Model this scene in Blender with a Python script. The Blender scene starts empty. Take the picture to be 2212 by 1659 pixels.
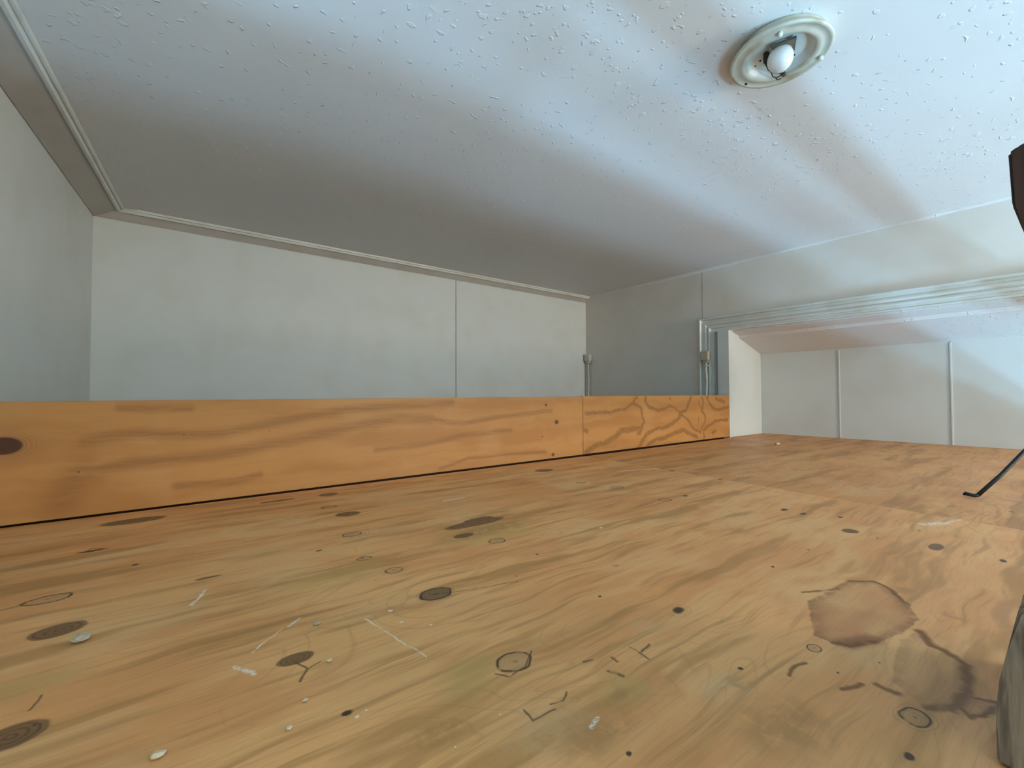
import bpy, bmesh, math, random
from mathutils import Vector, Matrix

# ------------------------------------------------------------------ camera, world, lights, exposure
scene = bpy.context.scene
COL = scene.collection
random.seed(7)

CAM_POS = (0.0, 0.0, 0.21)
YAW, PITCH, ROLL, FPX = 0.65476, 0.023604, 0.0037524, 957.99

def make_camera():
    cp, sp = math.cos(PITCH), math.sin(PITCH)
    fwd = Vector((math.sin(YAW) * cp, math.cos(YAW) * cp, sp))
    r0 = Vector((math.cos(YAW), -math.sin(YAW), 0))
    d0 = fwd.cross(r0)
    right = math.cos(ROLL) * r0 + math.sin(ROLL) * d0
    down = -math.sin(ROLL) * r0 + math.cos(ROLL) * d0
    m = Matrix((right, -down, -fwd)).transposed().to_4x4()
    m.translation = CAM_POS
    cam = bpy.data.cameras.new('camera')
    cam.sensor_fit = 'HORIZONTAL'
    cam.sensor_width = 36.0
    cam.lens = FPX / 2212.0 * 36.0
    cam.clip_start = 0.01
    o = bpy.data.objects.new('camera', cam)
    o.matrix_world = m
    COL.objects.link(o)
    scene.camera = o
make_camera()

world = bpy.data.worlds.new('world')
scene.world = world
world.use_nodes = True
bg = world.node_tree.nodes['Background']
bg.inputs[0].default_value = (0.72, 0.85, 1.0, 1)
bg.inputs[1].default_value = 0.35

def area(name, loc, sx, sy, power, colour, rot):
    l = bpy.data.lights.new(name, 'AREA')
    l.shape = 'RECTANGLE'; l.size = sx; l.size_y = sy
    l.energy = power; l.color = colour
    o = bpy.data.objects.new(name, l)
    o.location = loc; o.rotation_euler = rot
    COL.objects.link(o)
    return o
# daylight from the front wall: blue ground and sky bounce through the low panes of the glazed
# door, warmer fill from an unseen window added to brighten back wall and floor
LOW_DAY, TOP_FILL = (0.27, 0.62, 0.96), (1.0, 0.92, 0.80)
area('daylight_low_pane',  (0.45, -2.105, -1.86), 1.20, 0.20, 98.0, LOW_DAY, (math.radians(90 + 25), 0, 0))
area('daylight_mid_pane',  (0.45, -2.105, -1.27), 1.20, 0.20, 52.0, LOW_DAY, (math.radians(90 + 15), 0, 0))
area('daylight_high_pane', (0.45, -2.105, -0.62), 1.20, 0.50, 1.0, LOW_DAY, (math.radians(90), 0, 0))
area('window_fill',    (1.85, -2.03, 0.44), 0.50, 0.46, 44.0, TOP_FILL, (math.radians(90), 0, math.radians(-20)))
scene.cycles.max_bounces = 5
scene.cycles.diffuse_bounces = 4
scene.cycles.glossy_bounces = 2
scene.cycles.use_light_tree = False
scene.cycles.adaptive_threshold = 0.12

scene.view_settings.view_transform = 'Standard'
scene.view_settings.look = 'None'
scene.view_settings.gamma = 1.0
scene.view_settings.use_curve_mapping = False
scene.view_settings.exposure = 0.0

# ------------------------------------------------------------------ wear marks on the plywood, in metres (x, y on the platform; x, z on the boards)
FILLED = [(-0.047, 0.983, 0.0422, 0.0192), (-0.078, 0.568, 0.0187, 0.0144), (-0.077, 0.41, 0.0184, 0.0131), (0.081, 0.39, 0.013, 0.0081), (0.25, 0.803, 0.0206, 0.0158), (0.224, 0.425, 0.0171, 0.0132), (0.412, 0.631, 0.0292, 0.0097), (0.397, 0.616, 0.0559, 0.014), (0.347, 0.573, 0.0173, 0.0087), (0.823, 0.227, 0.0128, 0.0099), (0.83, 0.132, 0.0189, 0.0076), (0.819, 0.923, 0.0291, 0.0194), (0.266, 0.985, 0.0196, 0.0151), (0.17, 0.989, 0.0323, 0.0081), (0.161, 0.639, 0.0042, 0.0032), (0.036, 0.624, 0.0126, 0.0031)]
DARK = [(-0.083, 0.829, 0.016, 0.0053), (-0.034, 0.728, 0.0042, 0.0032), (0.384, 0.447, 0.0027, 0.0021), (0.356, 0.315, 0.0025, 0.0019), (0.393, 0.248, 0.0076, 0.0059), (0.095, 0.304, 0.0042, 0.0032), (0.214, 0.168, 0.0025, 0.0019), (0.826, 0.07, 0.0069, 0.0035), (0.347, 0.167, 0.0024, 0.0019), (0.34, 0.068, 0.0034, 0.0026), (0.881, 0.341, 0.01, 0.005), (0.842, 0.512, 0.0075, 0.0058), (0.876, 0.309, 0.0111, 0.0037), (1.066, 0.555, 0.0064, 0.0049), (1.087, 0.699, 0.0099, 0.0076), (0.581, 0.238, 0.0025, 0.002), (0.681, 0.234, 0.0021, 0.0016), (0.902, 0.262, 0.0053, 0.0041), (2.138, 0.152, 0.0101, 0.0078), (1.179, 0.089, 0.0047, 0.0036), (0.908, 0.163, 0.0024, 0.0019), (0.814, 0.192, 0.0023, 0.0018), (0.318, 0.408, 0.0015, 0.0012), (-0.067, 0.415, 0.0013, 0.001), (0.399, 0.119, 0.0014, 0.0011), (0.441, 0.104, 0.001, 0.0008)]
RING = [(-0.099, 0.661, 0.0196, 0.0116), (0.219, 0.682, 0.0133, 0.0102), (0.214, 0.512, 0.0112, 0.0086), (0.224, 0.425, 0.0177, 0.0136), (0.373, 0.523, 0.0127, 0.0098), (0.434, 0.358, 0.0045, 0.0034), (0.422, 0.143, 0.0061, 0.0047), (0.384, 0.073, 0.0106, 0.0081), (0.778, 0.517, 0.0144, 0.0111), (0.797, 0.652, 0.0164, 0.0126), (0.772, 0.739, 0.0123, 0.0094), (0.237, 0.875, 0.0131, 0.0101), (0.199, 0.573, 0.0087, 0.0067), (0.216, 0.28, 0.015, 0.0125)]
HALO = [(0.224, 0.425, 0.0232, 0.0178), (0.214, 0.512, 0.0187, 0.0144), (0.384, 0.073, 0.0157, 0.0121), (0.393, 0.248, 0.0153, 0.0118), (0.219, 0.682, 0.0274, 0.0211)]
GREYP = [(0.266, 0.666, 0.0546, 0.0273), (0.216, 0.28, 0.0185, 0.0142), (1.184, 0.29, 0.0763, 0.0382), (0.957, 0.365, 0.0497, 0.0199), (0.812, 0.494, 0.0472, 0.0157), (0.926, 0.44, 0.0406, 0.0135), (0.188, 0.211, 0.0393, 0.0302), (0.429, 0.818, 0.1385, 0.0396), (0.444, 0.734, 0.0902, 0.0301), (0.346, 0.249, 0.0215, 0.0165), (0.317, 0.166, 0.0284, 0.0219)]
BROWNP = [(0.132, 0.251, 0.0203, 0.0169), (0.21, 0.189, 0.0336, 0.0134), (0.586, 0.085, 0.0137, 0.0105), (0.328, 0.159, 0.0122, 0.0094), (0.389, 0.574, 0.0919, 0.0306), (0.31, 0.121, 0.0332, 0.0255), (0.251, 0.204, 0.0137, 0.0068), (0.62, 0.126, 0.0168, 0.0129)]
YELLOWP = [(0.18, 0.29, 0.0296, 0.0228), (0.258, 0.207, 0.0244, 0.0187), (0.383, 0.565, 0.0983, 0.0492), (0.141, 0.538, 0.0724, 0.0241), (-0.08, 0.475, 0.0376, 0.0188)]
DOTS = [(0.172, 0.419, 0.0023, 0.0018), (0.171, 0.392, 0.0017, 0.0013), (0.191, 0.371, 0.0014, 0.0011), (0.537, 0.473, 0.0033, 0.0025), (0.098, 0.296, 0.0014, 0.0011), (0.105, 0.298, 0.001, 0.0008), (0.174, 0.241, 0.0007, 0.0005), (0.137, 0.234, 0.0008, 0.0006)]
BDARK = [(-0.212, 0.13, 0.0137, 0.0106), (1.003, 0.119, 0.0098, 0.0076), (0.957, 0.176, 0.006, 0.0046), (0.986, 0.014, 0.0069, 0.0053), (0.94, 0.075, 0.003, 0.0023), (-0.126, 0.079, 0.0018, 0.0014), (0.02, 0.135, 0.0013, 0.001), (0.167, 0.134, 0.0013, 0.001), (0.025, 0.067, 0.0009, 0.0007)]
RIM = [(0.605, 0.169, 0.625, 0.15, 0.0022), (0.625, 0.15, 0.613, 0.136, 0.0022), (0.613, 0.136, 0.584, 0.115, 0.0022), (0.445, 0.136, 0.449, 0.126, 0.0026), (0.449, 0.126, 0.473, 0.115, 0.0026), (0.527, 0.096, 0.504, 0.084, 0.0032), (0.504, 0.084, 0.499, 0.073, 0.0032), (0.499, 0.073, 0.488, 0.062, 0.0032), (0.488, 0.062, 0.46, 0.058, 0.0032), (0.46, 0.058, 0.44, 0.058, 0.0032), (0.44, 0.058, 0.42, 0.059, 0.0032), (0.42, 0.059, 0.411, 0.061, 0.0032), (0.411, 0.061, 0.408, 0.065, 0.003), (0.408, 0.065, 0.402, 0.07, 0.003), (0.531, 0.189, 0.544, 0.182, 0.0018), (0.544, 0.182, 0.57, 0.169, 0.0018), (0.42, 0.059, 0.412, 0.052, 0.002), (0.412, 0.052, 0.423, 0.046, 0.002), (0.423, 0.046, 0.439, 0.042, 0.002), (0.441, 0.057, 0.444, 0.05, 0.0018), (0.444, 0.05, 0.446, 0.042, 0.0018), (0.406, 0.097, 0.406, 0.087, 0.003), (0.379, 0.111, 0.397, 0.105, 0.002), (0.367, 0.141, 0.383, 0.142, 0.0018), (0.383, 0.142, 0.394, 0.139, 0.0018), (0.526, 0.207, 0.561, 0.218, 0.0015), (0.561, 0.218, 0.571, 0.218, 0.0015)]
CRACK = [(0.08, 0.385, 0.084, 0.369, 0.0008), (0.084, 0.369, 0.095, 0.374, 0.0008), (0.084, 0.369, 0.078, 0.357, 0.001), (-0.072, 0.436, -0.07, 0.452, 0.0008), (-0.131, 0.654, -0.114, 0.66, 0.0009), (0.304, 0.237, 0.302, 0.217, 0.0009), (0.32, 0.23, 0.306, 0.227, 0.0012), (0.282, 0.237, 0.28, 0.23, 0.001), (0.259, 0.246, 0.267, 0.244, 0.001), (0.266, 0.226, 0.269, 0.216, 0.0016), (0.188, 0.234, 0.187, 0.223, 0.0008), (0.187, 0.223, 0.207, 0.221, 0.0008), (0.207, 0.227, 0.216, 0.225, 0.0008), (0.216, 0.225, 0.224, 0.229, 0.0008), (0.218, 0.426, 0.255, 0.411, 0.0007), (0.255, 0.411, 0.312, 0.396, 0.0007), (0.196, 0.277, 0.202, 0.267, 0.0008), (0.202, 0.267, 0.219, 0.27, 0.0008), (0.219, 0.27, 0.237, 0.283, 0.0008), (0.196, 0.575, 0.203, 0.58, 0.0014), (0.203, 0.58, 0.207, 0.573, 0.0014), (-0.088, 0.833, -0.084, 0.843, 0.0012), (-0.084, 0.843, -0.073, 0.835, 0.0012)]
WHITE = [(0.019, 0.553, 0.031, 0.586, 0.0014), (0.054, 0.421, 0.082, 0.447, 0.0007), (0.088, 0.449, 0.097, 0.457, 0.0016), (0.041, 0.408, 0.051, 0.388, 0.0018), (-0.028, 0.785, 0.002, 0.783, 0.0006), (0.002, 0.783, 0.038, 0.766, 0.0006), (0.147, 0.419, 0.155, 0.372, 0.0007), (0.155, 0.372, 0.164, 0.329, 0.0007), (0.955, 0.166, 0.991, 0.147, 0.006), (0.991, 0.147, 1.041, 0.135, 0.002), (0.213, 0.196, 0.222, 0.198, 0.0012), (0.966, 0.786, 1.088, 0.746, 0.004), (0.431, 0.782, 0.474, 0.783, 0.004)]
BAND = [(-0.114, 0.079, -0.046, 0.087, 0.01), (-0.046, 0.087, 0.037, 0.088, 0.01), (0.037, 0.088, 0.148, 0.102, 0.01), (0.148, 0.102, 0.219, 0.112, 0.01), (0.219, 0.112, 0.34, 0.132, 0.01), (0.34, 0.132, 0.455, 0.149, 0.01), (0.455, 0.149, 0.546, 0.146, 0.01), (-0.12, 0.13, -0.047, 0.142, 0.008), (-0.047, 0.142, 0.022, 0.134, 0.008), (0.022, 0.134, 0.082, 0.135, 0.008), (0.082, 0.135, 0.219, 0.158, 0.008), (0.219, 0.158, 0.339, 0.175, 0.008), (0.339, 0.175, 0.506, 0.185, 0.008), (0.506, 0.185, 0.616, 0.188, 0.008), (0.546, 0.146, 0.645, 0.129, 0.006), (0.645, 0.129, 0.773, 0.144, 0.006), (0.773, 0.144, 0.977, 0.156, 0.006), (0.396, 0.076, 0.506, 0.079, 0.006), (0.506, 0.079, 0.645, 0.097, 0.006), (0.645, 0.097, 0.807, 0.102, 0.006), (0.573, 0.012, 0.66, 0.032, 0.004), (0.66, 0.032, 0.807, 0.032, 0.004), (0.807, 0.032, 0.956, 0.023, 0.004), (-0.148, 0.034, -0.131, 0.063, 0.02), (-0.131, 0.063, -0.114, 0.079, 0.02), (-0.079, 0.189, -0.027, 0.185, 0.006), (-0.027, 0.185, 0.021, 0.186, 0.006), (0.016, 0.037, 0.099, 0.035, 0.006), (0.099, 0.035, 0.148, 0.044, 0.006)]
SWIRL = [(1.133, 0.145, 1.274, 0.145, 0.005), (1.274, 0.145, 1.354, 0.156, 0.005), (1.354, 0.156, 1.407, 0.171, 0.005), (1.407, 0.171, 1.424, 0.198, 0.005), (1.407, 0.171, 1.45, 0.158, 0.0055), (1.45, 0.158, 1.461, 0.122, 0.0055), (1.461, 0.122, 1.475, 0.103, 0.0055), (1.475, 0.103, 1.46, 0.076, 0.0055), (1.46, 0.076, 1.451, 0.059, 0.0055), (1.451, 0.059, 1.431, 0.058, 0.0055), (1.46, 0.076, 1.386, 0.078, 0.008), (1.386, 0.078, 1.339, 0.07, 0.008), (1.339, 0.07, 1.299, 0.05, 0.008), (1.299, 0.05, 1.222, 0.034, 0.008), (1.222, 0.034, 1.134, 0.005, 0.008), (1.486, 0.199, 1.486, 0.179, 0.0055), (1.486, 0.179, 1.506, 0.157, 0.0055), (1.506, 0.157, 1.559, 0.144, 0.0055), (1.559, 0.144, 1.623, 0.154, 0.0055), (1.623, 0.154, 1.643, 0.165, 0.0055), (1.643, 0.162, 1.691, 0.149, 0.005), (1.691, 0.149, 1.718, 0.133, 0.005), (1.718, 0.133, 1.725, 0.121, 0.005), (1.742, 0.118, 1.689, 0.09, 0.0065), (1.689, 0.09, 1.622, 0.074, 0.0065), (1.622, 0.074, 1.551, 0.072, 0.0065), (1.551, 0.072, 1.495, 0.056, 0.0065), (1.495, 0.056, 1.45, 0.023, 0.0065), (1.45, 0.023, 1.43, 0.005, 0.0065), (1.742, 0.118, 1.778, 0.095, 0.005), (1.778, 0.095, 1.814, 0.069, 0.005), (1.814, 0.069, 1.851, 0.047, 0.005), (1.851, 0.047, 1.889, 0.035, 0.005), (1.725, 0.127, 1.775, 0.141, 0.0065), (1.775, 0.141, 1.791, 0.175, 0.0065), (1.791, 0.175, 1.81, 0.197, 0.0065), (1.905, 0.197, 1.912, 0.165, 0.005), (1.912, 0.165, 1.888, 0.132, 0.005), (1.888, 0.132, 1.919, 0.11, 0.005), (1.919, 0.11, 1.926, 0.085, 0.005), (1.926, 0.085, 1.893, 0.049, 0.005), (1.877, 0.174, 1.88, 0.149, 0.004), (1.864, 0.104, 1.863, 0.087, 0.004), (1.945, 0.196, 1.964, 0.164, 0.006), (1.964, 0.164, 2.018, 0.137, 0.006), (2.018, 0.137, 2.078, 0.136, 0.006), (2.078, 0.136, 2.135, 0.144, 0.006), (2.015, 0.187, 2.057, 0.176, 0.006), (2.057, 0.176, 2.1, 0.167, 0.006), (1.909, 0.044, 1.912, 0.002, 0.004), (1.917, 0.043, 1.949, 0.063, 0.006), (1.949, 0.063, 2.012, 0.082, 0.006), (2.012, 0.082, 2.134, 0.088, 0.006), (1.99, 0.031, 2.015, 0.038, 0.006), (1.494, 0.007, 1.556, 0.025, 0.007), (1.556, 0.025, 1.621, 0.029, 0.007), (1.621, 0.029, 1.671, 0.047, 0.007), (1.671, 0.047, 1.741, 0.053, 0.007), (1.741, 0.053, 1.813, 0.035, 0.007), (1.813, 0.035, 1.85, 0.016, 0.007), (1.651, 0.198, 1.657, 0.19, 0.004), (1.137, 0.084, 1.146, 0.077, 0.006)]
POLYS = [[(0.445, 0.136), (0.449, 0.126), (0.473, 0.115), (0.508, 0.104), (0.55, 0.101), (0.584, 0.115), (0.613, 0.136), (0.625, 0.15), (0.605, 0.169), (0.511, 0.177), (0.447, 0.15)], [(0.402, 0.07), (0.42, 0.059), (0.44, 0.058), (0.46, 0.058), (0.488, 0.062), (0.527, 0.096), (0.493, 0.101), (0.458, 0.099), (0.421, 0.092), (0.407, 0.08)], [(0.412, 0.052), (0.423, 0.046), (0.439, 0.042), (0.446, 0.042), (0.441, 0.057), (0.42, 0.059)]]
CRUMBS = [(-0.060, 0.531, 0.0055, 'grey plaster crumb beside the big dark knot near the left edge', 1),
          (-0.004, 0.334, 0.0032, 'white plaster crumb nearest the bottom left of the floor', 0),
          (0.101, 0.369, 0.0018, 'tiny white plaster crumb right of the cracked smudgy knot', 0),
          (0.075, 0.332, 0.0015, 'tiny white plaster crumb below the cracked smudgy knot', 0),
          (0.061, 0.311, 0.0016, 'tiny white plaster crumb between the floor crack and bottom edge', 0),
          (0.108, 0.435, 0.0024, 'small grey plaster crumb beside the white scuff marks', 1),
          (1.966, 0.782, 0.0095, 'largest white plaster crumb, far back in front of the cupboard', 0)]

# ------------------------------------------------------------------ helpers: objects
def tag(o, label=None, cat=None, group=None, kind=None):
    if label: o['label'] = label
    if cat: o['category'] = cat
    if group: o['group'] = group
    if kind: o['kind'] = kind
    return o

def empty(name, loc=(0, 0, 0)):
    o = bpy.data.objects.new(name, None)
    o.empty_display_size = 0.05
    o.location = loc
    COL.objects.link(o)
    return o

def link(name, bm, mat, parent=None, smooth=False, loc=None):
    """bm is in world space; parent is an Empty/mesh without rotation, at parent.location"""
    me = bpy.data.meshes.new(name)
    bmesh.ops.recalc_face_normals(bm, faces=bm.faces[:])
    bm.to_mesh(me); bm.free()
    if smooth:
        for p in me.polygons: p.use_smooth = True
    me.materials.append(mat)
    o = bpy.data.objects.new(name, me)
    COL.objects.link(o)
    if parent is not None:
        o.parent = parent
        off = Vector((0, 0, 0)); p = parent
        while p is not None:
            off += p.location; p = p.parent
        me.transform(Matrix.Translation(-off))
    return o

def box(x0, x1, y0, y1, z0, z1, bevel=0.0, seg=2, bm=None):
    b = bm or bmesh.new()
    vs = [b.verts.new((x, y, z)) for x in (x0, x1) for y in (y0, y1) for z in (z0, z1)]
    f = [(0, 1, 3, 2), (4, 6, 7, 5), (0, 4, 5, 1), (2, 3, 7, 6), (0, 2, 6, 4), (1, 5, 7, 3)]
    fs = [b.faces.new([vs[i] for i in q]) for q in f]
    if bevel:
        es = list({e for g in fs for e in g.edges})
        bmesh.ops.bevel(b, geom=es, offset=bevel, segments=seg, affect='EDGES', profile=0.5)
    return b

def prism(pts, z0, z1, bevel=0.0):
    b = bmesh.new()
    lo = [b.verts.new((x, y, z0)) for x, y in pts]
    hi = [b.verts.new((x, y, z1)) for x, y in pts]
    n = len(pts)
    b.faces.new(lo[::-1]); b.faces.new(hi)
    for i in range(n):
        b.faces.new((lo[i], lo[(i + 1) % n], hi[(i + 1) % n], hi[i]))
    if bevel:
        bmesh.ops.bevel(b, geom=b.edges[:], offset=bevel, segments=2, affect='EDGES', profile=0.5)
    return b

def sweep(rings, close_ends=True, bm=None):
    b = bm or bmesh.new()
    vv = [[b.verts.new(p) for p in r] for r in rings]
    for a, c in zip(vv[:-1], vv[1:]):
        n = len(a)
        for i in range(n):
            b.faces.new((a[i], a[(i + 1) % n], c[(i + 1) % n], c[i]))
    if close_ends:
        b.faces.new(vv[0]); b.faces.new(vv[-1][::-1])
    return b

def tube(pts, r, n=8, bm=None):
    pts = [Vector(p) for p in pts]
    rings = []
    for i, p in enumerate(pts):
        t = (pts[min(i + 1, len(pts) - 1)] - pts[max(i - 1, 0)]).normalized()
        u = t.cross(Vector((0.31, 0.2, 0.93)))
        if u.length < 1e-3: u = t.cross(Vector((1, 0, 0)))
        u.normalize(); w = t.cross(u)
        rr = r[i] if isinstance(r, (list, tuple)) else r
        rings.append([p + rr * (math.cos(a) * u + math.sin(a) * w) for a in [2 * math.pi * k / n for k in range(n)]])
    return sweep(rings, True, bm)

def lathe(profile, centre, n=48, bm=None):
    """profile of (radius, z-offset) points round a vertical axis; first/last may be radius 0"""
    b = bm or bmesh.new()
    cx, cy, cz = centre
    rings = []
    for r, z in profile:
        if r < 1e-6: rings.append([b.verts.new((cx, cy, cz + z))])
        else: rings.append([b.verts.new((cx + r * math.cos(2 * math.pi * k / n), cy + r * math.sin(2 * math.pi * k / n), cz + z)) for k in range(n)])
    for a, c in zip(rings[:-1], rings[1:]):
        for i in range(n):
            j = (i + 1) % n
            q = [a[i % len(a)], a[j % len(a)], c[j % len(c)], c[i % len(c)]]
            q2 = []
            for v in q:
                if v not in q2: q2.append(v)
            if len(q2) > 2: b.faces.new(q2)
    return b

# ------------------------------------------------------------------ helpers: materials
class NT:
    def __init__(s, name):
        s.m = bpy.data.materials.new(name); s.m.use_nodes = True
        s.t = s.m.node_tree; s.n = s.t.nodes; s.l = s.t.links
        s.bsdf = s.n['Principled BSDF']
        s.coord = s.n.new('ShaderNodeTexCoord').outputs['Object']
    def put(s, sock, v):
        if isinstance(v, bpy.types.NodeSocket): s.l.new(v, sock)
        elif v is not None: sock.default_value = v
    def math(s, op, a, b=None, c=None, clamp=False):
        n = s.n.new('ShaderNodeMath'); n.operation = op; n.use_clamp = clamp
        for i, v in enumerate((a, b, c)): s.put(n.inputs[i], v)
        return n.outputs[0]
    def vmath(s, op, a, b=None, out=0):
        n = s.n.new('ShaderNodeVectorMath'); n.operation = op
        s.put(n.inputs[0], a)
        if b is not None: s.put(n.inputs[1], b)
        return n.outputs['Value' if op in ('LENGTH', 'DISTANCE', 'DOT_PRODUCT') else 'Vector']
    def madd(s, v, m, a):
        n = s.n.new('ShaderNodeVectorMath'); n.operation = 'MULTIPLY_ADD'
        s.put(n.inputs[0], v); s.put(n.inputs[1], m); s.put(n.inputs[2], a)
        return n.outputs['Vector']
    def mapping(s, v, loc=(0, 0, 0), rot=0.0, scale=(1, 1, 1), kind='POINT'):
        n = s.n.new('ShaderNodeMapping'); n.vector_type = kind
        s.put(n.inputs['Vector'], v)
        n.inputs['Location'].default_value = loc
        n.inputs['Rotation'].default_value = (0, 0, rot)
        n.inputs['Scale'].default_value = scale
        return n.outputs[0]
    dims = '3D'
    def noise(s, v, scale, detail=4, rough=0.5, dist=0.0, colour=False):
        n = s.n.new('ShaderNodeTexNoise')
        n.noise_dimensions = s.dims
        s.put(n.inputs['Vector'], v)
        n.inputs['Scale'].default_value = scale; n.inputs['Detail'].default_value = detail
        n.inputs['Roughness'].default_value = rough; n.inputs['Distortion'].default_value = dist
        return n.outputs['Color' if colour else 'Fac']
    def smooth(s, v, lo, hi, a=0.0, b=1.0):
        n = s.n.new('ShaderNodeMapRange'); n.interpolation_type = 'SMOOTHSTEP'
        s.put(n.inputs[0], v)
        for i, x in enumerate((lo, hi, a, b)): n.inputs[1 + i].default_value = x
        return n.outputs[0]
    def mix(s, f, a, b, mode='MIX'):
        n = s.n.new('ShaderNodeMix'); n.data_type = 'RGBA'; n.blend_type = mode
        s.put(n.inputs[0], f)
        for i, v in ((6, a), (7, b)):
            if isinstance(v, tuple): v = (*v, 1) if len(v) == 3 else v
            s.put(n.inputs[i], v)
        return n.outputs[2]
    def bump(s, h, strength, dist):
        n = s.n.new('ShaderNodeBump')
        n.inputs['Strength'].default_value = strength; n.inputs['Distance'].default_value = dist
        s.put(n.inputs['Height'], h)
        s.l.new(n.outputs[0], s.bsdf.inputs['Normal'])
    def out(s, colour, rough=0.5, spec=0.3, metal=0.0):
        if isinstance(colour, tuple): colour = (*colour, 1)
        s.put(s.bsdf.inputs['Base Color'], colour)
        s.put(s.bsdf.inputs['Roughness'], rough)
        s.bsdf.inputs['Specular IOR Level'].default_value = spec
        s.bsdf.inputs['Metallic'].default_value = metal
        return s.m
    # nearest-of-many distances: ellipses (cx, cy, rx, ry) and strokes (ax, ay, bx, by, w)
    def ellipses(s, v, lst):
        d = None
        for cx, cy, rx, ry in lst:
            e = s.vmath('LENGTH', s.madd(v, (1 / rx, 1 / ry, 0), (-cx / rx, -cy / ry, 0)))
            d = e if d is None else s.math('MINIMUM', d, e)
        return d
    def strokes(s, v, lst):
        d = None
        for ax, ay, bx, by, w in lst:
            b = ((bx - ax) / w, (by - ay) / w); L2 = max(b[0] ** 2 + b[1] ** 2, 1e-9)
            pa = s.madd(v, (1 / w, 1 / w, 0), (-ax / w, -ay / w, 0))
            k = s.math('MULTIPLY', s.vmath('DOT_PRODUCT', pa, (b[0] / L2, b[1] / L2, 0)), 1.0, clamp=True)
            e = s.vmath('LENGTH', s.madd(k, (-b[0], -b[1], 0), pa))
            d = e if d is None else s.math('MINIMUM', d, e)
        return d

def paint(name, colour, rough=0.5, tint=(0.9, 0.87, 0.8), amount=0.5, bump=0.15, scale=6.0):
    t = NT(name)
    n1 = t.noise(t.coord, scale, 2)
    c = t.mix(t.math('MULTIPLY', t.smooth(n1, 0.4, 0.75), amount), colour, tuple(a * b for a, b in zip(colour, tint)))
    return t.out(c, rough, 0.3)

def plain(name, colour, rough=0.5, metal=0.0, spec=0.4):
    t = NT(name)
    n = t.noise(t.coord, 60.0, 3)
    c = t.mix(t.smooth(n, 0.35, 0.8, 0, 0.5), colour, tuple(x * 0.72 for x in colour))
    return t.out(c, rough, spec, metal)

def ceiling_mat():
    t = NT('ceiling_paint'); t.dims = '2D'
    v = t.coord
    big = t.noise(v, 2.2, 2)
    area_mask = t.smooth(t.noise(v, 3.0, 0), 0.45, 0.66)
    # stray lumps, roller nibs and lifted flakes of old paint
    flakes = t.smooth(t.noise(v, 40.0, 2, 0.62), 0.65, 0.73)
    flakes = t.math('MULTIPLY', flakes, area_mask)
    nibs = t.smooth(t.noise(v, 60.0, 0, 0.4), 0.80, 0.86)
    h = t.math('ADD', t.math('MULTIPLY', flakes, 1.0), t.math('MULTIPLY', nibs, 1.6))
    t.bump(h, 0.5, 0.0022)
    # faint brown tint round the lamp plate
    halo = t.ellipses(v, [(0.915, 0.345, 0.16, 0.15)])
    c = t.mix(t.smooth(big, 0.4, 0.7, 0, 0.35), (0.80, 0.76, 0.725), (0.76, 0.70, 0.66))
    c = t.mix(t.smooth(halo, 1.0, 0.55, 0, 0.14), c, (0.62, 0.55, 0.44))
    return t.out(c, 0.55, 0.25)

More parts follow.
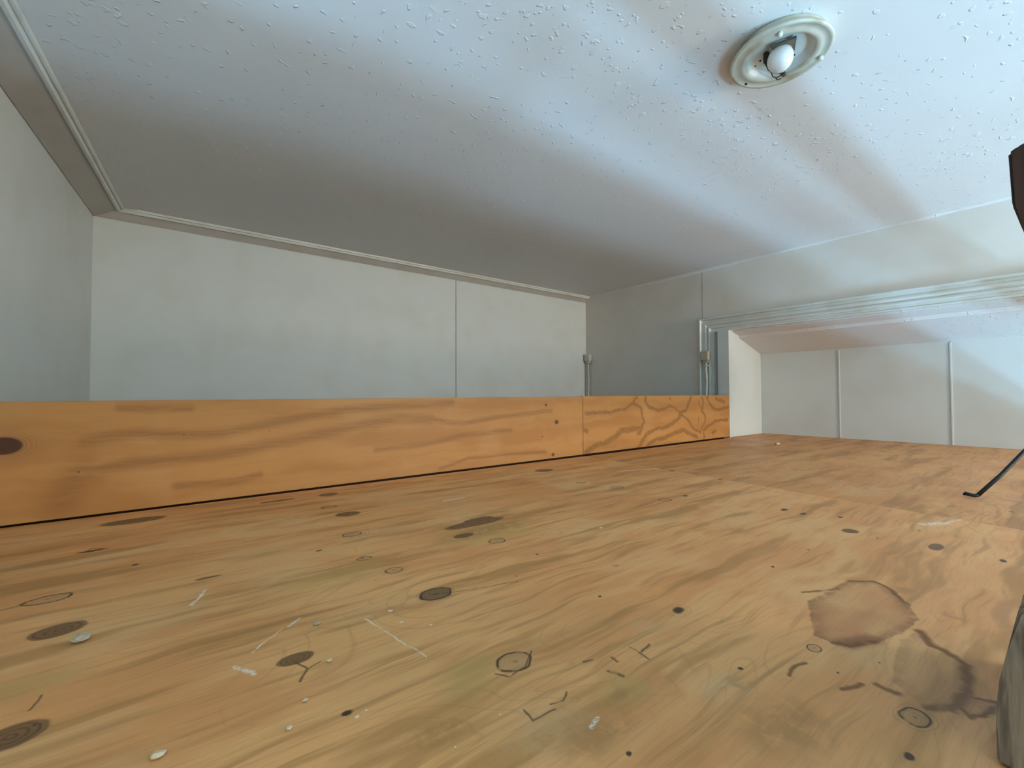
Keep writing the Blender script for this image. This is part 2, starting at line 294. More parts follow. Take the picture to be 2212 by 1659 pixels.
def floor_mat(name, near, x0, x1, y0, y1):
    def E(l):
        r = []
        for e in l:
            m = 0.014
            if len(e) == 4:
                bx = (e[0] - 1.3 * e[2], e[0] + 1.3 * e[2], e[1] - 1.3 * e[3], e[1] + 1.3 * e[3])
            else:
                bx = (min(e[0], e[2]) - 2 * e[4], max(e[0], e[2]) + 2 * e[4], min(e[1], e[3]) - 2 * e[4], max(e[1], e[3]) + 2 * e[4])
            if bx[1] > x0 - m and bx[0] < x1 + m and bx[3] > y0 - m and bx[2] < y1 + m: r.append(e)
        return r
    t = NT(name); t.dims = '2D'
    v = t.coord
    wob = t.noise(v, 9.0, 1, colour=True)
    wv = t.vmath('ADD', v, t.vmath('MULTIPLY', t.vmath('SUBTRACT', wob, (0.5, 0.5, 0.5)), (0.05, 0.022, 0)))
    # blotchy rotary-cut veneer, long figure along x
    big = t.noise(t.madd(wv, (1.0, 1.8, 1), (0, 0, 0)), 3.4, 3, 0.55)
    big2 = t.noise(t.madd(wv, (1.0, 2.0, 1), (4.1, 2.2, 0)), 4.4, 2, 0.55)
    big3 = t.noise(t.madd(wv, (1.0, 2.4, 1), (8.3, 5.7, 0)), 8.0, 2, 0.6)
    g1 = t.noise(t.madd(wv, (1.0, 8.0, 1), (0, 0, 0)), 3.4 if near else 2.4, 3, 0.6, 0.0)
    g2 = t.noise(t.madd(wv, (1.0, 22.0, 1), (0, 0, 0)), 5.0, 3, 0.6)
    g3 = t.noise(t.madd(v, (6.0, 150.0, 1), (0, 0, 0)), 4.0, 1, 0.6)
    c = t.mix(t.smooth(big, 0.36, 0.62), (0.84, 0.455, 0.190), (0.74, 0.360, 0.142))
    c = t.mix(t.smooth(big2, 0.48, 0.68, 0, 0.75), c, (0.79, 0.490, 0.235))
    c = t.mix(t.smooth(big3, 0.50, 0.70, 0, 0.55), c, (0.69, 0.315, 0.125))
    c = t.mix(t.smooth(g1, 0.50, 0.70, 0, 0.72), c, (0.46, 0.235, 0.078))
    c = t.mix(t.smooth(g1, 0.46, 0.30, 0, 0.40), c, (0.85, 0.520, 0.235))
    c = t.mix(t.math('MULTIPLY', t.smooth(g2, 0.52, 0.74, 0, 0.60), t.smooth(big2, 0.62, 0.45, 0.2, 1)), c, (0.44, 0.225, 0.08))
    c = t.mix(t.smooth(g3, 0.52, 0.80, 0, 0.22), c, (0.40, 0.21, 0.085))
    if not near:
        c = t.mix(1.0, c, (0.88, 0.86, 0.83), 'MULTIPLY')
    # loops of end-figure
    fig = t.noise(t.madd(v, (1.0, 2.6, 1), (0, 0, 0)), 3.2 if near else 5.0, 2, 0.4, 1.0)
    lines = t.math('ABSOLUTE', t.math('SUBTRACT', t.math('FRACT', t.math('MULTIPLY', fig, 11.0 if near else 13.0)), 0.5))
    c = t.mix(t.math('MULTIPLY', t.smooth(lines, 0.10, 0.0, 0, 0.20 if near else 0.55), t.smooth(big, 0.58, 0.40)), c, (0.36, 0.18, 0.065))
    lazy = {}
    def warp(key):
        if key not in lazy:
            sc, det, amp = {'sv': (34.0, 2, (0.026, 0.018, 0)), 'kv': (60.0, 1, (0.005, 0.0035, 0)), 'tv': (60.0, 3, (0.0085, 0.006, 0))}[key]
            lazy[key] = t.vmath('ADD', v, t.vmath('MULTIPLY', t.vmath('SUBTRACT', t.noise(v, sc, det, colour=True), (0.5, 0.5, 0.5)), amp))
        return lazy[key]
    def patch():
        if 'p' not in lazy: lazy['p'] = t.smooth(t.noise(v, 55.0, 3, 0.7), 0.25, 0.6)
        return lazy['p']
    if E(GREYP):
        c = t.mix(t.math('MULTIPLY', t.smooth(t.ellipses(warp('sv'), E(GREYP)), 1.25, 0.25, 0, 0.40), patch()), c, (0.68, 0.47, 0.26))
    if E(YELLOWP):
        c = t.mix(t.smooth(t.ellipses(warp('sv'), E(YELLOWP)), 1.3, 0.2, 0, 0.6), c, (0.56, 0.37, 0.13))
    if E(BROWNP):
        c = t.mix(t.math('MULTIPLY', t.smooth(t.ellipses(warp('sv'), E(BROWNP)), 1.25, 0.3, 0, 0.6), patch()), c, (0.38, 0.20, 0.072))
    if near and x1 > 0.38 and x0 < 0.65 and y0 < 0.20:
        # dried spills: convex outlines, darker towards a drying rim
        for k, poly in enumerate(POLYS):
            d = None
            for (ax, ay), (bx, by) in zip(poly, poly[1:] + poly[:1]):
                L = math.hypot(bx - ax, by - ay); nx, ny = (by - ay) / L, -(bx - ax) / L
                e = t.math('SUBTRACT', t.vmath('DOT_PRODUCT', warp('tv'), (nx, ny, 0)), nx * ax + ny * ay)
                d = e if d is None else t.math('MAXIMUM', d, e)
            mott = t.smooth(big3, 0.35, 0.65, 0.45, 1.0)
            c = t.mix(t.math('MULTIPLY', t.smooth(d, 0.0012, -0.0012, 0, (0.52, 0.34, 0.22)[k]), mott), c, ((0.40, 0.185, 0.085), (0.36, 0.21, 0.12), (0.36, 0.19, 0.09))[k])
            edge = t.math('MULTIPLY', t.smooth(d, -0.012, -0.001), t.smooth(d, 0.0015, 0.0))
            c = t.mix(t.math('MULTIPLY', edge, t.math('MULTIPLY', patch(), (0.50, 0.22, 0.30)[k])), c, (0.20, 0.08, 0.026))
        c = t.mix(t.smooth(t.strokes(warp('tv'), [(0.450, 0.129, 0.478, 0.118, 0.009)]), 1.4, 0.2, 0, 0.62), c, (0.22, 0.085, 0.045))
        c = t.mix(t.math('MULTIPLY', t.smooth(t.strokes(warp('tv'), E(RIM)), 1.7, 0.2, 0, 0.88), t.smooth(patch(), 0, 0.6, 0.5, 1)), c, (0.21, 0.085, 0.018))
    if E(HALO):
        dh = t.ellipses(warp('kv'), E(HALO))
        hl = t.math('ABSOLUTE', t.math('SUBTRACT', t.math('FRACT', t.math('MULTIPLY', dh, 5.0)), 0.5))
        c = t.mix(t.math('MULTIPLY', t.smooth(hl, 0.2, 0.0, 0, 0.5), t.smooth(dh, 1.2, 0.8)), c, (0.22, 0.13, 0.07))
    if E(FILLED):
        df = t.ellipses(warp('kv'), E(FILLED))
        c = t.mix(t.smooth(df, 1.15, 0.78, 0, 0.82), c, (0.155, 0.080, 0.036))
        kr = t.math('ABSOLUTE', t.math('SUBTRACT', t.math('FRACT', t.math('MULTIPLY', df, 3.2)), 0.5))
        c = t.mix(t.math('MULTIPLY', t.smooth(kr, 0.3, 0.05, 0, 0.5), t.smooth(df, 1.0, 0.9)), c, (0.07, 0.035, 0.015))
        c = t.mix(t.smooth(t.math('ABSOLUTE', t.math('SUBTRACT', df, 0.95)), 0.10, 0.0, 0, 0.5), c, (0.07, 0.04, 0.02))
    if E(RING):
        dr = t.ellipses(warp('kv'), E(RING))
        c = t.mix(t.smooth(dr, 1.0, 0.8, 0, 0.30), c, (0.30, 0.20, 0.11))
        c = t.mix(t.math('MULTIPLY', t.smooth(t.math('ABSOLUTE', t.math('SUBTRACT', dr, 0.95)), 0.15, 0.02, 0, 0.9), t.smooth(patch(), 0, 0.6, 0.35, 1)), c, (0.07, 0.035, 0.012))
        c = t.mix(t.smooth(dr, 0.2, 0.05, 0, 0.5), c, (0.12, 0.07, 0.035))
    if E(DARK):
        c = t.mix(t.smooth(t.ellipses(warp('kv'), E(DARK)), 1.2, 0.6, 0, 0.93), c, (0.045, 0.026, 0.012))
    if E(CRACK):
        c = t.mix(t.math('MULTIPLY', t.smooth(t.strokes(warp('kv'), E(CRACK)), 1.7, 0.3, 0, 0.75), t.smooth(patch(), 0, 0.6, 0.4, 1)), c, (0.10, 0.055, 0.028))
    if E(WHITE):
        rough_edge = t.smooth(t.noise(v, 240.0, 4, 0.8), 0.38, 0.55)
        c = t.mix(t.math('MULTIPLY', t.smooth(t.strokes(warp('kv'), E(WHITE)), 1.8, 0.5, 0, 0.92), rough_edge), c, (0.88, 0.80, 0.70))
    if E(DOTS):
        c = t.mix(t.smooth(t.ellipses(warp('kv'), E(DOTS)), 1.2, 0.7, 0, 0.9), c, (0.88, 0.86, 0.80))
    c = t.mix(1.0, c, (0.95, 0.85, 0.74), 'MULTIPLY')      # whole floor made evenly darker and warmer
    return t.out(c, t.smooth(big2, 0.3, 0.7, 0.42, 0.6), 0.35)

def board_mat(name, swirl, x0=-9, x1=9):
    t = NT(name); t.dims = '2D'
    sep = t.n.new('ShaderNodeSeparateXYZ'); t.l.new(t.coord, sep.inputs[0])
    com = t.n.new('ShaderNodeCombineXYZ'); t.l.new(sep.outputs[0], com.inputs[0]); t.l.new(sep.outputs[2], com.inputs[1])
    v = com.outputs[0]
    wv = t.vmath('ADD', v, t.vmath('MULTIPLY', t.vmath('SUBTRACT', t.noise(v, 12.0, 4, colour=True), (0.5, 0.5, 0.5)), (0.035, 0.022, 0)))
    fv = t.vmath('ADD', wv, t.vmath('MULTIPLY', t.vmath('SUBTRACT', t.noise(v, 70.0, 4, colour=True), (0.5, 0.5, 0.5)), (0.012, 0.007, 0)))
    sl = t.mapping(wv, rot=-0.13, scale=(1.0, 7.5, 1))
    g1 = t.noise(sl, 2.6, 4, 0.5, 0.3)
    g2 = t.noise(t.mapping(wv, rot=-0.1, scale=(2.0, 46.0, 1)), 4.0, 4, 0.6)
    c = t.mix(t.smooth(g1, 0.38, 0.66, 0, 0.6), (0.535, 0.238, 0.064), (0.41, 0.160, 0.036))
    c = t.mix(t.smooth(g2, 0.5, 0.8, 0, 0.4), c, (0.42, 0.20, 0.07))
    c = t.mix(t.smooth(t.noise(v, 7.0, 3), 0.5, 0.75, 0, 0.25), c, (0.60, 0.32, 0.125))
    if swirl:
        d = t.strokes(fv, [(*e[:4], e[4] * 1.35) for e in SWIRL if max(e[0], e[2]) > x0 - 0.05 and min(e[0], e[2]) < x1 + 0.05])
        soft = t.smooth(d, 3.2, 0.4, 0, 0.35)
        c = t.mix(soft, c, (0.46, 0.21, 0.06))
        c = t.mix(t.math('MULTIPLY', t.smooth(d, 1.35, 0.45, 0, 0.80), t.smooth(t.noise(v, 60.0, 4, 0.7), 0.2, 0.55, 0.45, 1)), c, (0.27, 0.115, 0.028))
    else:
        bv = t.vmath('ADD', v, t.vmath('MULTIPLY', t.vmath('SUBTRACT', t.noise(v, 7.0, 2, colour=True), (0.5, 0.5, 0.5)), (0.04, 0.007, 0)))
        d = t.strokes(bv, BAND)
        c = t.mix(t.math('MULTIPLY', t.smooth(d, 2.1, 0.1, 0, 0.72), t.smooth(g2, 0.3, 0.6, 0.55, 1)), c, (0.30, 0.120, 0.030))
        k = t.ellipses(v, [(-0.214, 0.13, 0.023, 0.0150)])
        rings = t.math('ABSOLUTE', t.math('SUBTRACT', t.math('FRACT', t.math('MULTIPLY', k, 4.0)), 0.5))
        c = t.mix(t.math('MULTIPLY', t.smooth(k, 2.2, 1.0, 0, 0.6), t.smooth(rings, 0.4, 0.1)), c, (0.30, 0.14, 0.05))
        c = t.mix(t.smooth(k, 1.1, 0.8, 0, 0.93), c, (0.055, 0.016, 0.006))
        c = t.mix(t.smooth(t.ellipses(v, BDARK[1:]), 1.15, 0.75, 0, 0.85), c, (0.11, 0.04, 0.015))
    
    return t.out(c, 0.5, 0.35)

def dark_wood(name, a, b, rough=0.55):
    t = NT(name)
    v = t.mapping(t.coord, scale=(30, 30, 3))
    g = t.noise(v, 4.0, 5, 0.6, 0.5)
    c = t.mix(t.smooth(g, 0.3, 0.7), a, b)
    t.bump(g, 0.3, 0.002)
    return t.out(c, rough, 0.3)

M_WALL = paint('wall_paint', (0.74, 0.75, 0.71))
M_WALL_END = paint('end_wall_bounce_tint', (0.79, 0.725, 0.645))  # warmer than the other walls, standing in for bounce off the wood
M_TRIM = paint('trim_paint', (0.76, 0.75, 0.69), 0.4, (0.85, 0.8, 0.7), 0.6, 0.1, 14.0)
M_CEIL = ceiling_mat()
M_FASCIA = paint('fascia_shade_tone', (0.52, 0.465, 0.41), 0.5, (0.85, 0.8, 0.75), 0.6, 0.1, 9.0)  # darker than the bead: shade below the ceiling put into the colour
M_ALCOVE = paint('alcove_paint', (0.68, 0.69, 0.655))
# the same plywood throughout; each zone of a sheet carries only its own wear marks
CUTS = [-1.0, 0.0, 0.11, 0.20, 0.28, 0.36, 0.44, 0.52, 0.66, 0.84, 1.2]
YCUTS = [-1.0, 0.20, 0.36, 0.56, 2.0]
M_NEAR = [floor_mat('plywood_worn_near', True, a, b, c_, d_) for a, b in zip(CUTS[:-1], CUTS[1:]) for c_, d_ in zip(YCUTS[:-1], YCUTS[1:])]
M_FAR = floor_mat('plywood_worn_far', False, 1.0, 3.0, -1.0, 2.0)
M_BOARD1 = board_mat('plywood_fresh_long', False)
BCUTS = [0.0, 1.45, 1.75, 3.0]
M_BOARD2 = [board_mat('plywood_fresh_swirl', True, a, b) for a, b in zip(BCUTS[:-1], BCUTS[1:])]
M_POST = dark_wood('stained_timber_gap_shade', (0.060, 0.020, 0.008), (0.020, 0.007, 0.004))
M_FOOT = dark_wood('weathered_timber', (0.42, 0.30, 0.20), (0.10, 0.065, 0.042), 0.8)
M_BLACK = plain('black_metal', (0.012, 0.011, 0.011), 0.5)
M_WIRE = plain('black_wire', (0.02, 0.016, 0.013), 0.5)
M_PLATE = paint('aged_enamel', (0.60, 0.56, 0.45), 0.35, (0.62, 0.52, 0.36), 0.9, 0.05, 22.0)
M_WELL = paint('white_enamel', (0.66, 0.66, 0.61), 0.35, (0.9, 0.85, 0.75), 0.5, 0.05, 22.0)
M_STUD = plain('white_stud', (0.80, 0.78, 0.70), 0.25, 0, 0.6)
M_HOLE = plain('dark_hole', (0.015, 0.015, 0.02), 0.7)
M_BRASS = plain('dull_bracket', (0.16, 0.12, 0.08), 0.5, 0.3)
M_BEIGE = plain('beige_plastic', (0.52, 0.45, 0.30), 0.45)
M_CREAM = plain('cream_plastic', (0.66, 0.63, 0.54), 0.45)
M_CRUMB = plain('plaster', (0.70, 0.54, 0.36), 0.9)
M_LOWFLOOR = plain('floorboards_below', (0.16, 0.10, 0.06), 0.5)
tb = NT('opal_glass'); M_BULB = tb.out((0.86, 0.85, 0.82), 0.15, 0.6)
tb.bsdf.inputs['Subsurface Weight'].default_value = 0.2
tb.bsdf.inputs['Subsurface Radius'].default_value = (0.01, 0.01, 0.01)

# ------------------------------------------------------------------ the setting
ZC = 0.856          # ceiling
XE = 2.19           # end wall
YB = 2.04           # back wall
XA = 2.495          # alcove back wall
YF = -2.10          # front wall
ZL = -2.15          # floor of the room below
YE = -0.10          # front edge of the platform
YR = -1.10          # right side of the cupboard opening
def xl(y): return -0.218 - (2.03 - y) * 0.0754      # left wall runs slightly out of square

# platform floor: two worn plywood sheets
floor = tag(empty('floor'), kind='structure')
near = [(xl(YE), YE), (1.022, YE), (1.118, 1.047), (0.40, 1.054), (xl(1.063), 1.0625)]
far = [(1.0245, YE), (XA + 0.02, YE), (XA + 0.02, 1.066), (2.185, 1.066), (2.15, 1.045), (1.1205, 1.047)]
def zoned(bm, cuts, ycuts=(0, 0)):
    """split so that each zone of faces can carry its own wear marks"""
    for k, cc in ((0, cuts), (1, ycuts)):
        no = (1, 0, 0) if k == 0 else (0, 1, 0)
        for q in cc[1:-1]:
            bmesh.ops.bisect_plane(bm, geom=bm.verts[:] + bm.edges[:] + bm.faces[:], plane_co=tuple(q * n_ for n_ in no), plane_no=no)
    for f_ in bm.faces:
        m_ = f_.calc_center_bounds()
        ix = sum(1 for q in cuts[1:-1] if m_.x > q); iy = sum(1 for q in ycuts[1:-1] if m_.y > q)
        f_.material_index = ix * (len(ycuts) - 1) + iy
    return bm
bmn = zoned(prism(near, -0.021, 0.0, 0.0008), CUTS, YCUTS)
sh = link('plywood_sheet', bmn, M_NEAR[0], floor)
for m_ in M_NEAR[1:]: sh.data.materials.append(m_)
link('plywood_sheet', prism(far, -0.0215, -0.0005, 0.0008), M_FAR, floor)

def struct(name, bm, mat, parent=None):
    o = link(name, bm, mat, parent)
    if parent is None: tag(o, kind='structure')
    return o

struct('ceiling', box(-0.7, XA + 0.1, YF - 0.15, YB + 0.1, ZC, ZC + 0.08), M_CEIL)
struct('floor_below', box(-0.7, XA + 0.1, YF - 0.15, YB + 0.1, ZL - 0.08, ZL), M_LOWFLOOR)

# left wall
y0, y1 = YF - 0.1, YB + 0.1
struct('wall_left', prism([(xl(y0), y0), (xl(y1), y1), (xl(y1) - 0.1, y1), (xl(y0) - 0.1, y0)], ZL, ZC), M_WALL)

# back wall: two lining boards with an open joint
wb = tag(empty('wall_back', (0, YB, 0)), kind='structure')
link('wall_panel', box(xl(YB) - 0.04, 1.1915, YB, YB + 0.012, ZL, ZC, 0.0008), M_WALL, wb)
link('wall_panel', box(1.1945, XE, YB, YB + 0.012, ZL, ZC, 0.0008), M_WALL, wb)
link('backing', box(xl(YB) - 0.1, XE + 0.1, YB + 0.013, YB + 0.09, ZL, ZC), M_HOLE, wb)

# end wall with the cupboard opening
we = tag(empty('wall_right', (XE, 0, 0)), kind='structure')
link('wall_panel', box(XE, XE + 0.012, 1.2222, YB + 0.01, ZL, ZC, 0.0008), M_WALL_END, we)
link('wall_panel', box(XE - 0.001, XE + 0.012, YR - 0.03, 1.2200, 0.55, ZC, 0.0008), M_WALL_END, we)
link('wall_panel', box(XE - 0.001, XE + 0.012, 1.150, 1.2200, ZL, 0.5495), M_WALL, we)
link('wall_panel', box(XE, XE + 0.012, YF - 0.1, YR - 0.0305, ZL, ZC), M_WALL, we)
link('backing', box(XE + 0.013, XE + 0.05, 1.150, YB + 0.1, ZL, ZC), M_WALL, we)
link('backing', box(XE + 0.013, XE + 0.05, YR - 0.9, 1.1495, 0.53, ZC), M_WALL, we)

# cupboard (alcove) lining
wa = tag(empty('wall_alcove', (XA, 0, 0)), kind='structure')
for a, b in ((0.7185, 1.10), (0.3405, 0.7165), (YR - 0.05, 0.3385)):
    link('wall_panel', box(XA, XA + 0.012, a, b, ZL, 0.47, 0.0006), M_ALCOVE, wa)
for yb_ in (0.7175, 0.3395):
    link('cover_strip', box(XA - 0.0035, XA - 0.0002, yb_ - 0.0030, yb_ + 0.0030, 0.0, 0.415, 0.0010), M_ALCOVE, wa)
link('backing', box(XA + 0.013, XA + 0.06, YR - 0.1, 1.2, ZL, 0.5), M_WALL, wa)
struct('wall_alcove_left', box(2.172, XA - 0.0005, 1.067, 1.085, -0.02, 0.5222), M_ALCOVE)
struct('wall_alcove_right', box(XE + 0.014, XA - 0.0005, YR - 0.02, YR, ZL, 0.505), M_ALCOVE)
# head lining: a level strip, a bead, then the sloping cupboard ceiling
pr = [(2.1885, 0.5225), (2.1885, 0.5145), (2.252, 0.5005), (2.254, 0.4945), (2.258, 0.4940), (2.260, 0.488), (XA, 0.4195), (XA, 0.5225)]
def extr_y(profile, ya, yb):
    return sweep([[(x, y, z) for x, z in profile] for y in (ya, yb)])
struct('ceiling_alcove', extr_y(pr, YR, 1.0665), M_CEIL)

# walls under the platform
struct('wall_under_front', box(xl(-0.1) + 0.002, XA, YE + 0.004, YE + 0.03, ZL, -0.0225), M_WALL)
struct('wall_under_back', box(xl(1.09) + 0.002, XE, 1.100, 1.121, ZL, -0.001), M_POST)  # dark timber colour stands in for shade in the gap under the boards

# front wall, behind the camera, with the glazed door that lets the daylight in
wf = tag(empty('wall_front', (0, YF, 0)), kind='structure')
WX0, WX1, WZ1 = -0.20, 1.10, -0.30
VX0, VX1, VZ0, VZ1 = 1.55, 2.15, 0.16, 0.72
link('wall_panel', box(-0.7, WX0, YF - 0.1, YF, ZL, ZC), M_WALL, wf)
link('wall_panel', box(WX0, WX1, YF - 0.1, YF, WZ1, ZC), M_WALL, wf)
link('wall_panel', box(WX1, VX0, YF - 0.1, YF, ZL, ZC), M_WALL, wf)
link('wall_panel', box(VX0, VX1, YF - 0.1, YF, ZL, VZ0), M_WALL, wf)
link('wall_panel', box(VX0, VX1, YF - 0.1, YF, VZ1, ZC), M_WALL, wf)
link('wall_panel', box(VX1, XA + 0.1, YF - 0.1, YF, ZL, ZC), M_WALL, wf)
dr = tag(empty('door_1', (0.45, YF, ZL)), kind='structure')
for z0, z1 in ((ZL, -2.06), (-1.66, -1.46), (-1.06, -0.90), (-0.34, WZ1)):
    link('rail', box(WX0 + 0.03, WX1 - 0.03, YF - 0.05, YF - 0.01, z0, z1, 0.003), M_TRIM, dr)
for x0 in (WX0, 0.435, WX1 - 0.03):
    link('stile', box(x0, x0 + 0.03, YF - 0.051, YF - 0.009, ZL, WZ1, 0.003), M_TRIM, dr)
wn = tag(empty('added_window', (1.85, YF, VZ0)), kind='structure')  # unseen window added as a seat for the fill light
for z0 in (VZ0, VZ1 - 0.03):
    link('rail', box(VX0 + 0.03, VX1 - 0.03, YF - 0.05, YF - 0.01, z0, z0 + 0.03, 0.003), M_TRIM, wn)
for x0 in (VX0, VX1 - 0.03):
    link('stile', box(x0, x0 + 0.03, YF - 0.05, YF - 0.01, VZ0, VZ1, 0.003), M_TRIM, wn)

# casing round the cupboard opening: moulded profile (distance from outer edge, projection)
CAS = [(0, 0), (0, .022), (.003, .025), (.008, .025), (.011, .021), (.012, .013), (.020, .0125), (.026, .017), (.031, .0185),
       (.036, .0165), (.040, .0120), (.043, .0115), (.0445, .0165), (.050, .0185), (.0555, .0165), (.057, .0105),
       (.066, .0095), (.068, .0130), (.074, .0130), (.074, 0)]
ZH, YO, YI = 0.596, 1.2245, YR - 0.074
struct('trim_1', sweep([[(XE - 0.0012 - 1.35 * d, YO - w, z if k == 0 else ZH - w) for w, d in CAS] for k, z in ((0, ZL), (1, 0))]), M_TRIM)
struct('trim_2', sweep([[(XE - 0.0012 - 1.35 * d, (YO - w) if k == 0 else (YI + w), ZH - w) for w, d in CAS] for k in (0, 1)]), M_TRIM)
struct('trim_3', sweep([[(XE - 0.0012 - 1.35 * d, YI + w, z if k == 0 else ZH - w) for w, d in CAS] for k, z in ((0, ZL), (1, 0))]), M_TRIM)
# jamb board between casing and platform
struct('trim_4', box(2.1515, 2.1715, 1.0667, 1.1235, -0.08, 0.5205, 0.0012), M_ALCOVE)

# cornice: leaning fascia with a double bead along its lower edge
def cornice_run(name, a, b, na, drop, out, mitre_a, mitre_b):
    a, b, n = Vector((*a, 0)), Vector((*b, 0)), Vector((*na, 0)).normalized()
    d = (b - a).normalized()
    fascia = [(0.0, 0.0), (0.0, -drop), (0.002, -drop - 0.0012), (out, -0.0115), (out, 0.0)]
    bead = [(out + 0.0004, 0.0), (out + 0.0004, -0.0130), (out + 0.003, -0.0150), (out + 0.009, -0.0150), (out + 0.0115, -0.0115),
            (out + 0.012, -0.0060), (out + 0.0150, -0.0078), (out + 0.0190, -0.0072), (out + 0.0205, 0.0)]
    e = tag(empty(name, (a.x, a.y, ZC)), kind='structure')
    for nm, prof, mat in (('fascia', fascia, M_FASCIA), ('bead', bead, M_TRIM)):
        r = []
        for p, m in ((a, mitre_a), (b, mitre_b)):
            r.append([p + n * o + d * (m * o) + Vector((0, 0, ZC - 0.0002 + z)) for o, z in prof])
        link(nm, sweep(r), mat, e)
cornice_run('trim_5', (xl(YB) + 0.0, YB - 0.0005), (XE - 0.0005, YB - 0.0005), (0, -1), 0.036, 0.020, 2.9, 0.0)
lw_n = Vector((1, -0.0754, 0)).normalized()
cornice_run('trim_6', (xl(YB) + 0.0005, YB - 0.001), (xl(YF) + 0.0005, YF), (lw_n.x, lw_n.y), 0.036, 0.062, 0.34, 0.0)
# uneven plaster fillet in the corner of ceiling and end wall
b = bmesh.new()
rings = []
random.seed(3)
for i in range(60):
    y = YF + (YB - 0.02 - YF) * i / 59
    s = 0.007 + 0.004 * random.random() + (0.004 if 1.0 < y < 1.6 else 0)
    rings.append([(XE - 0.0005, y, ZC - 0.0003), (XE - 0.0005, y, ZC - s), (XE - s * 0.35, y, ZC - s * 0.42), (XE - s * 1.1, y, ZC - 0.0003)])
struct('trim_7', sweep(rings), M_CEIL)

# ------------------------------------------------------------------ upstand boards along the platform edge
b1 = link('upstand_board', box(xl(1.07) + 0.004, 1.1268, 1.0668, 1.0848, 0.0022, 0.2015, 0.0010), M_BOARD1)
tag(b1, 'long plywood upstand board with dark knot at its left end', 'board', 'plywood boards along the platform edge')
b2 = link('upstand_board', zoned(box(1.1284, 2.1500, 1.0668, 1.0848, 0.0027, 0.2030, 0.0010), BCUTS), M_BOARD2[0])
for m_ in M_BOARD2[1:]: b2.data.materials.append(m_)
tag(b2, 'short plywood upstand board with swirling dark grain beside the white jamb', 'board', 'plywood boards along the platform edge')

# ------------------------------------------------------------------ ceiling lamp
LX, LY = 0.890, 0.338
lamp = tag(empty('ceiling_lamp', (LX, LY, ZC)), 'round cream ceiling lamp with bare white bulb and missing shade', 'ceiling lamp')
R = 0.0835
prof = [(R * .86, -0.001), (R * .88, -0.012), (R * .985, -0.0165), (R, -0.0195), (R * .985, -0.0225), (R * .93, -0.0225), (R * .90, -0.0205),
        (R * .80, -0.0215), (R * .755, -0.0235), (R * .70, -0.0225), (R * .685, -0.0215), (R * .66, -0.0195), (R * .655, -0.0165)]
link('rim', lathe(prof, (LX, LY, ZC), 72), M_PLATE, lamp, True)
link('well', lathe([(R * .66, -0.0198), (R * .60, -0.005), (R * .56, -0.0035), (R * .02, -0.0032)], (LX, LY, ZC), 72), M_WELL, lamp, True)
def knob(name, x, y, r, z0, z1, mat, par):
    return link(name, lathe([(0, z1), (r * .6, z1), (r * .95, z1 + r * .35), (r, z1 + r), (r * .8, z0), (0, z0)], (x, y, ZC), 16), mat, par, True)
for a, rr in ((202, 0.067), (320, 0.0745)):
    knob('stud', LX + rr * math.cos(math.radians(a)), LY + rr * math.sin(math.radians(a)), 0.0040, -0.0195, -0.0290, M_STUD, lamp)
link('screw_hole', lathe([(0, -0.0232), (0.0020, -0.0232), (0.0020, -0.0205), (0, -0.0205)], (LX + 0.022, LY + 0.071, ZC), 10), M_HOLE, lamp)
for dx, dy in ((0.010, 0.048), (0.004, 0.036), (0.007, 0.030), (0.040, -0.010), (0.030, -0.004)):
    link('screw_hole', lathe([(0, -0.0052), (0.0015, -0.0052), (0.0015, -0.003), (0, -0.003)], (LX + dx, LY + dy, ZC), 10), M_HOLE, lamp)
# squat bulb, its neck hidden in the holder
bprof = [(0, -0.0500), (0.005, -0.0495), (0.010, -0.0477), (0.0145, -0.0446), (0.0183, -0.0400), (0.0208, -0.0340), (0.0215, -0.0275),
         (0.0206, -0.0210), (0.0182, -0.0150), (0.0150, -0.0100), (0.0135, -0.0050), (0, -0.0045)]
bm_ = lathe(bprof, (LX - 0.003, LY - 0.003, ZC), 36)
bmesh.ops.rotate(bm_, verts=bm_.verts[:], cent=(LX, LY, ZC - 0.02), matrix=Matrix.Rotation(math.radians(7), 3, 'Y') @ Matrix.Rotation(math.radians(5), 3, 'X'))
link('bulb', bm_, M_BULB, lamp, True)
link('lamp_holder', lathe([(0, -0.0034), (0.019, -0.0034), (0.019, -0.0075), (0.0162, -0.0085), (0.0150, -0.0085), (0.0150, -0.0040)], (LX - 0.003, LY - 0.003, ZC), 28), M_WELL, lamp, True)
link('bracket', prism([(LX - 0.030, LY + 0.004), (LX - 0.016, LY - 0.034), (LX + 0.014, LY - 0.020), (LX + 0.006, LY - 0.014), (LX - 0.020, LY + 0.004)], ZC - 0.0145, ZC - 0.0095, 0.0005), M_BRASS, lamp)
def wire(pts):
    link('wire', tube([(LX + x, LY + y, ZC + z) for x, y, z in pts], 0.0010, 6), M_WIRE, lamp, True)
wire([(-0.010, 0.020, -0.010), (-0.004, 0.023, -0.022), (0.008, 0.023, -0.029), (0.017, 0.017, -0.030), (0.022, 0.007, -0.028), (0.021, -0.004, -0.024)])
wire([(-0.011, 0.018, -0.008), (-0.010, 0.019, -0.024), (0.004, 0.021, -0.030), (0.016, 0.021, -0.031), (0.029, 0.024, -0.031), (0.038, 0.021, -0.031), (0.040, 0.014, -0.030), (0.034, 0.011, -0.029)])
wire([(-0.006, 0.026, -0.008), (0.000, 0.024, -0.022), (0.012, 0.019, -0.030), (0.024, 0.015, -0.031), (0.034, 0.010, -0.031)])
wire([(0.036, 0.022, -0.031), (0.043, 0.021, -0.033), (0.047, 0.016, -0.031)])
link('terminal', box(LX + 0.037, LX + 0.045, LY + 0.005, LY + 0.013, ZC - 0.033, ZC - 0.027, 0.0012), M_BRASS, lamp)
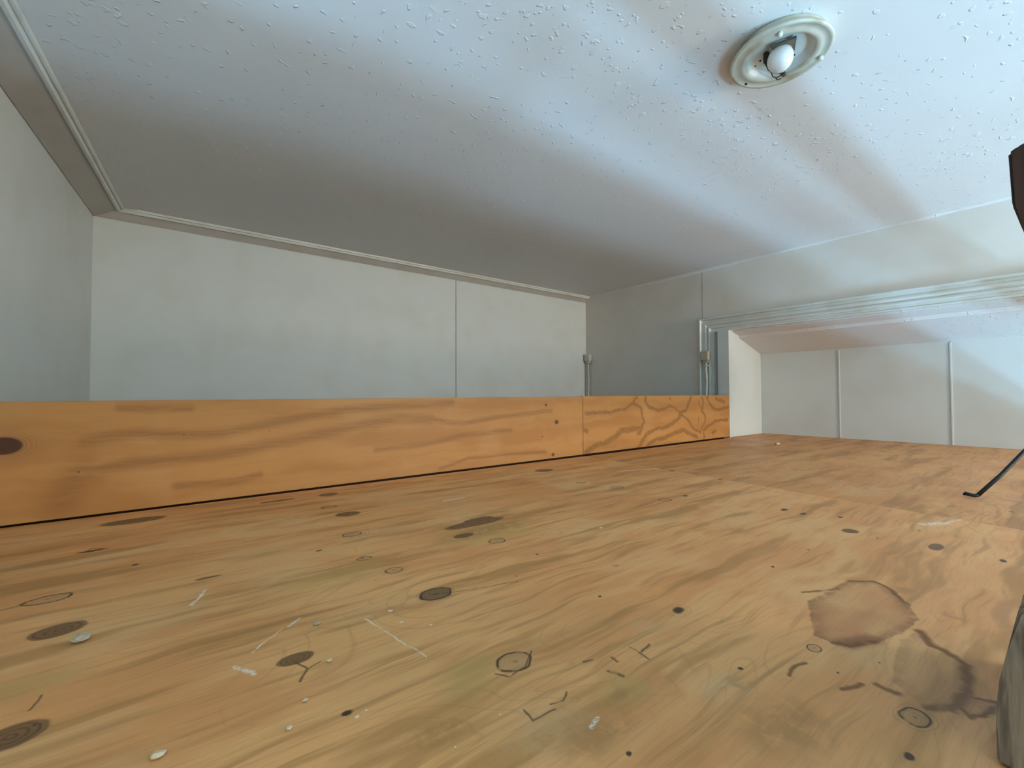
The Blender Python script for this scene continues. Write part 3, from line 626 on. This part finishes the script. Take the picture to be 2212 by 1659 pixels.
link('terminal', box(LX - 0.015, LX - 0.006, LY + 0.015, LY + 0.023, ZC - 0.026, ZC - 0.006, 0.0015), M_WIRE, lamp)

# ------------------------------------------------------------------ surface cables with connector blocks
def cable(loc, label, mat_block, bx, zc, zbot, clipz):
    x, y = loc
    e = tag(empty('wall_cable', (x, y, zbot)), label, 'cable', 'cables clipped to the end wall')
    blk = link('connector', box(x - 0.026, x + 0.002, y - bx, y + bx, zc - 0.022, zc + 0.024, 0.004, 3), mat_block, e)
    link('screw', lathe([(0, 0.0), (0.004, 0.0), (0.004, 0.003), (0, 0.003)], (x - 0.012, y, zc + 0.0235), 12), M_CREAM, blk)
    link('gland', box(x - 0.020, x - 0.002, y - bx * .72, y + bx * .72, zc - 0.033, zc - 0.021, 0.002), mat_block, blk)
    link('lead', tube([(x - 0.008, y + 0.002 * math.sin(i * 1.7), zc - 0.03 + (zbot - zc + 0.03) * i / 10) for i in range(11)], 0.0062, 10), M_CREAM, e, True)
    link('clip', box(x - 0.017, x + 0.001, y - 0.011, y + 0.010, clipz - 0.003, clipz + 0.004, 0.001), M_CREAM, e)
    return e
cable((XE - 0.004, 2.010), 'cream cable and connector in the far corner between back and end walls', M_CREAM, 0.022, 0.448, 0.02, 0.232)
cable((XE - 0.024, 1.186), 'beige connector and cable fixed on the moulded casing of the cupboard', M_BEIGE, 0.020, 0.402, 0.02, 0.352)

# ------------------------------------------------------------------ timber rail post at the right edge, rail, rod
post = tag(empty('rail_post', (0.45, -0.02, 0.0)), 'dark brown timber rail post with grey weathered foot at the right edge', 'post')
def yz_plate(pts, x0, x1, bevel=0.0):
    b = bmesh.new()
    A = [b.verts.new((x0, y, z)) for y, z in pts]; B = [b.verts.new((x1, y, z)) for y, z in pts]
    n = len(pts)
    b.faces.new(A[::-1]); b.faces.new(B)
    for i in range(n): b.faces.new((A[i], A[(i + 1) % n], B[(i + 1) % n], B[i]))
    if bevel: bmesh.ops.bevel(b, geom=b.edges[:], offset=bevel, segments=2, affect='EDGES')
    return b
link('head', yz_plate([(0.0225, 0.3525), (0.0262, 0.350), (0.0252, 0.319), (0.0205, 0.300), (0.0140, 0.272), (-0.050, 0.262), (-0.0555, 0.30), (-0.0555, 0.3775)], 0.386, 0.43, 0.0012), M_POST, post)
link('shaft', yz_plate([(0.0138, 0.2715), (0.006, 0.235), (0.004, 0.18), (0.008, 0.12), (0.0105, 0.095), (-0.053, 0.095), (-0.050, 0.261)], 0.388, 0.428, 0.0008), M_POST, post)
link('foot', yz_plate([(0.0365, 0.001), (0.0362, 0.030), (0.0345, 0.048), (0.0315, 0.064), (0.0270, 0.088), (0.0225, 0.0945), (-0.060, 0.0945), (-0.060, 0.001)], 0.372, 0.520, 0.0015), M_FOOT, post)
rail = link('guard_rail', box(0.432, 2.10, -0.098, -0.058, 0.290, 0.362, 0.004), M_POST)
tag(rail, 'dark brown timber guard rail running from the post along the platform front', 'rail')

rod = tag(empty('stay_rod', (1.283, 0.141, 0.0)), 'thin black metal rod rising from a bent foot on the plywood', 'rod')
link('shaft', tube([(1.283, 0.1405, 0.0052), (1.32, 0.112, 0.045), (1.372, 0.0838, 0.0905), (1.43, 0.03, 0.17), (1.47, -0.05, 0.302)], 0.0036, 10), M_BLACK, rod, True)
link('foot', tube([(1.2835, 0.1400, 0.0050), (1.282, 0.146, 0.0036), (1.281, 0.152, 0.0045), (1.280, 0.158, 0.0060), (1.2795, 0.1615, 0.0030)], [0.0036, 0.0034, 0.0036, 0.0040, 0.0016], 10), M_BLACK, rod, True)

# ------------------------------------------------------------------ plaster crumbs on the plywood
def crumb(x, y, s, seed, label, mat=None):
    random.seed(seed)
    b = bmesh.new()
    bmesh.ops.create_icosphere(b, subdivisions=2, radius=1.0)
    for v_ in b.verts:
        k = 0.75 + 0.45 * random.random()
        v_.co = Vector((v_.co.x * s * k * 1.25, v_.co.y * s * k * 0.9, v_.co.z * s * k * 0.55))
    zmin = min(v_.co.z for v_ in b.verts)
    for v_ in b.verts: v_.co += Vector((x, y, -zmin + 0.0002))
    o = link('plaster_crumb', b, mat or M_CRUMB)
    tag(o, label, 'crumb', 'plaster crumbs on the plywood')
M_CRUMB_GREY = plain('grey_plaster', (0.48, 0.385, 0.27), 0.9)
for x, y, s, lab, mt in CRUMBS:
    crumb(x, y, s, int(1000 * x) + 77, lab, M_CRUMB_GREY if mt else None)
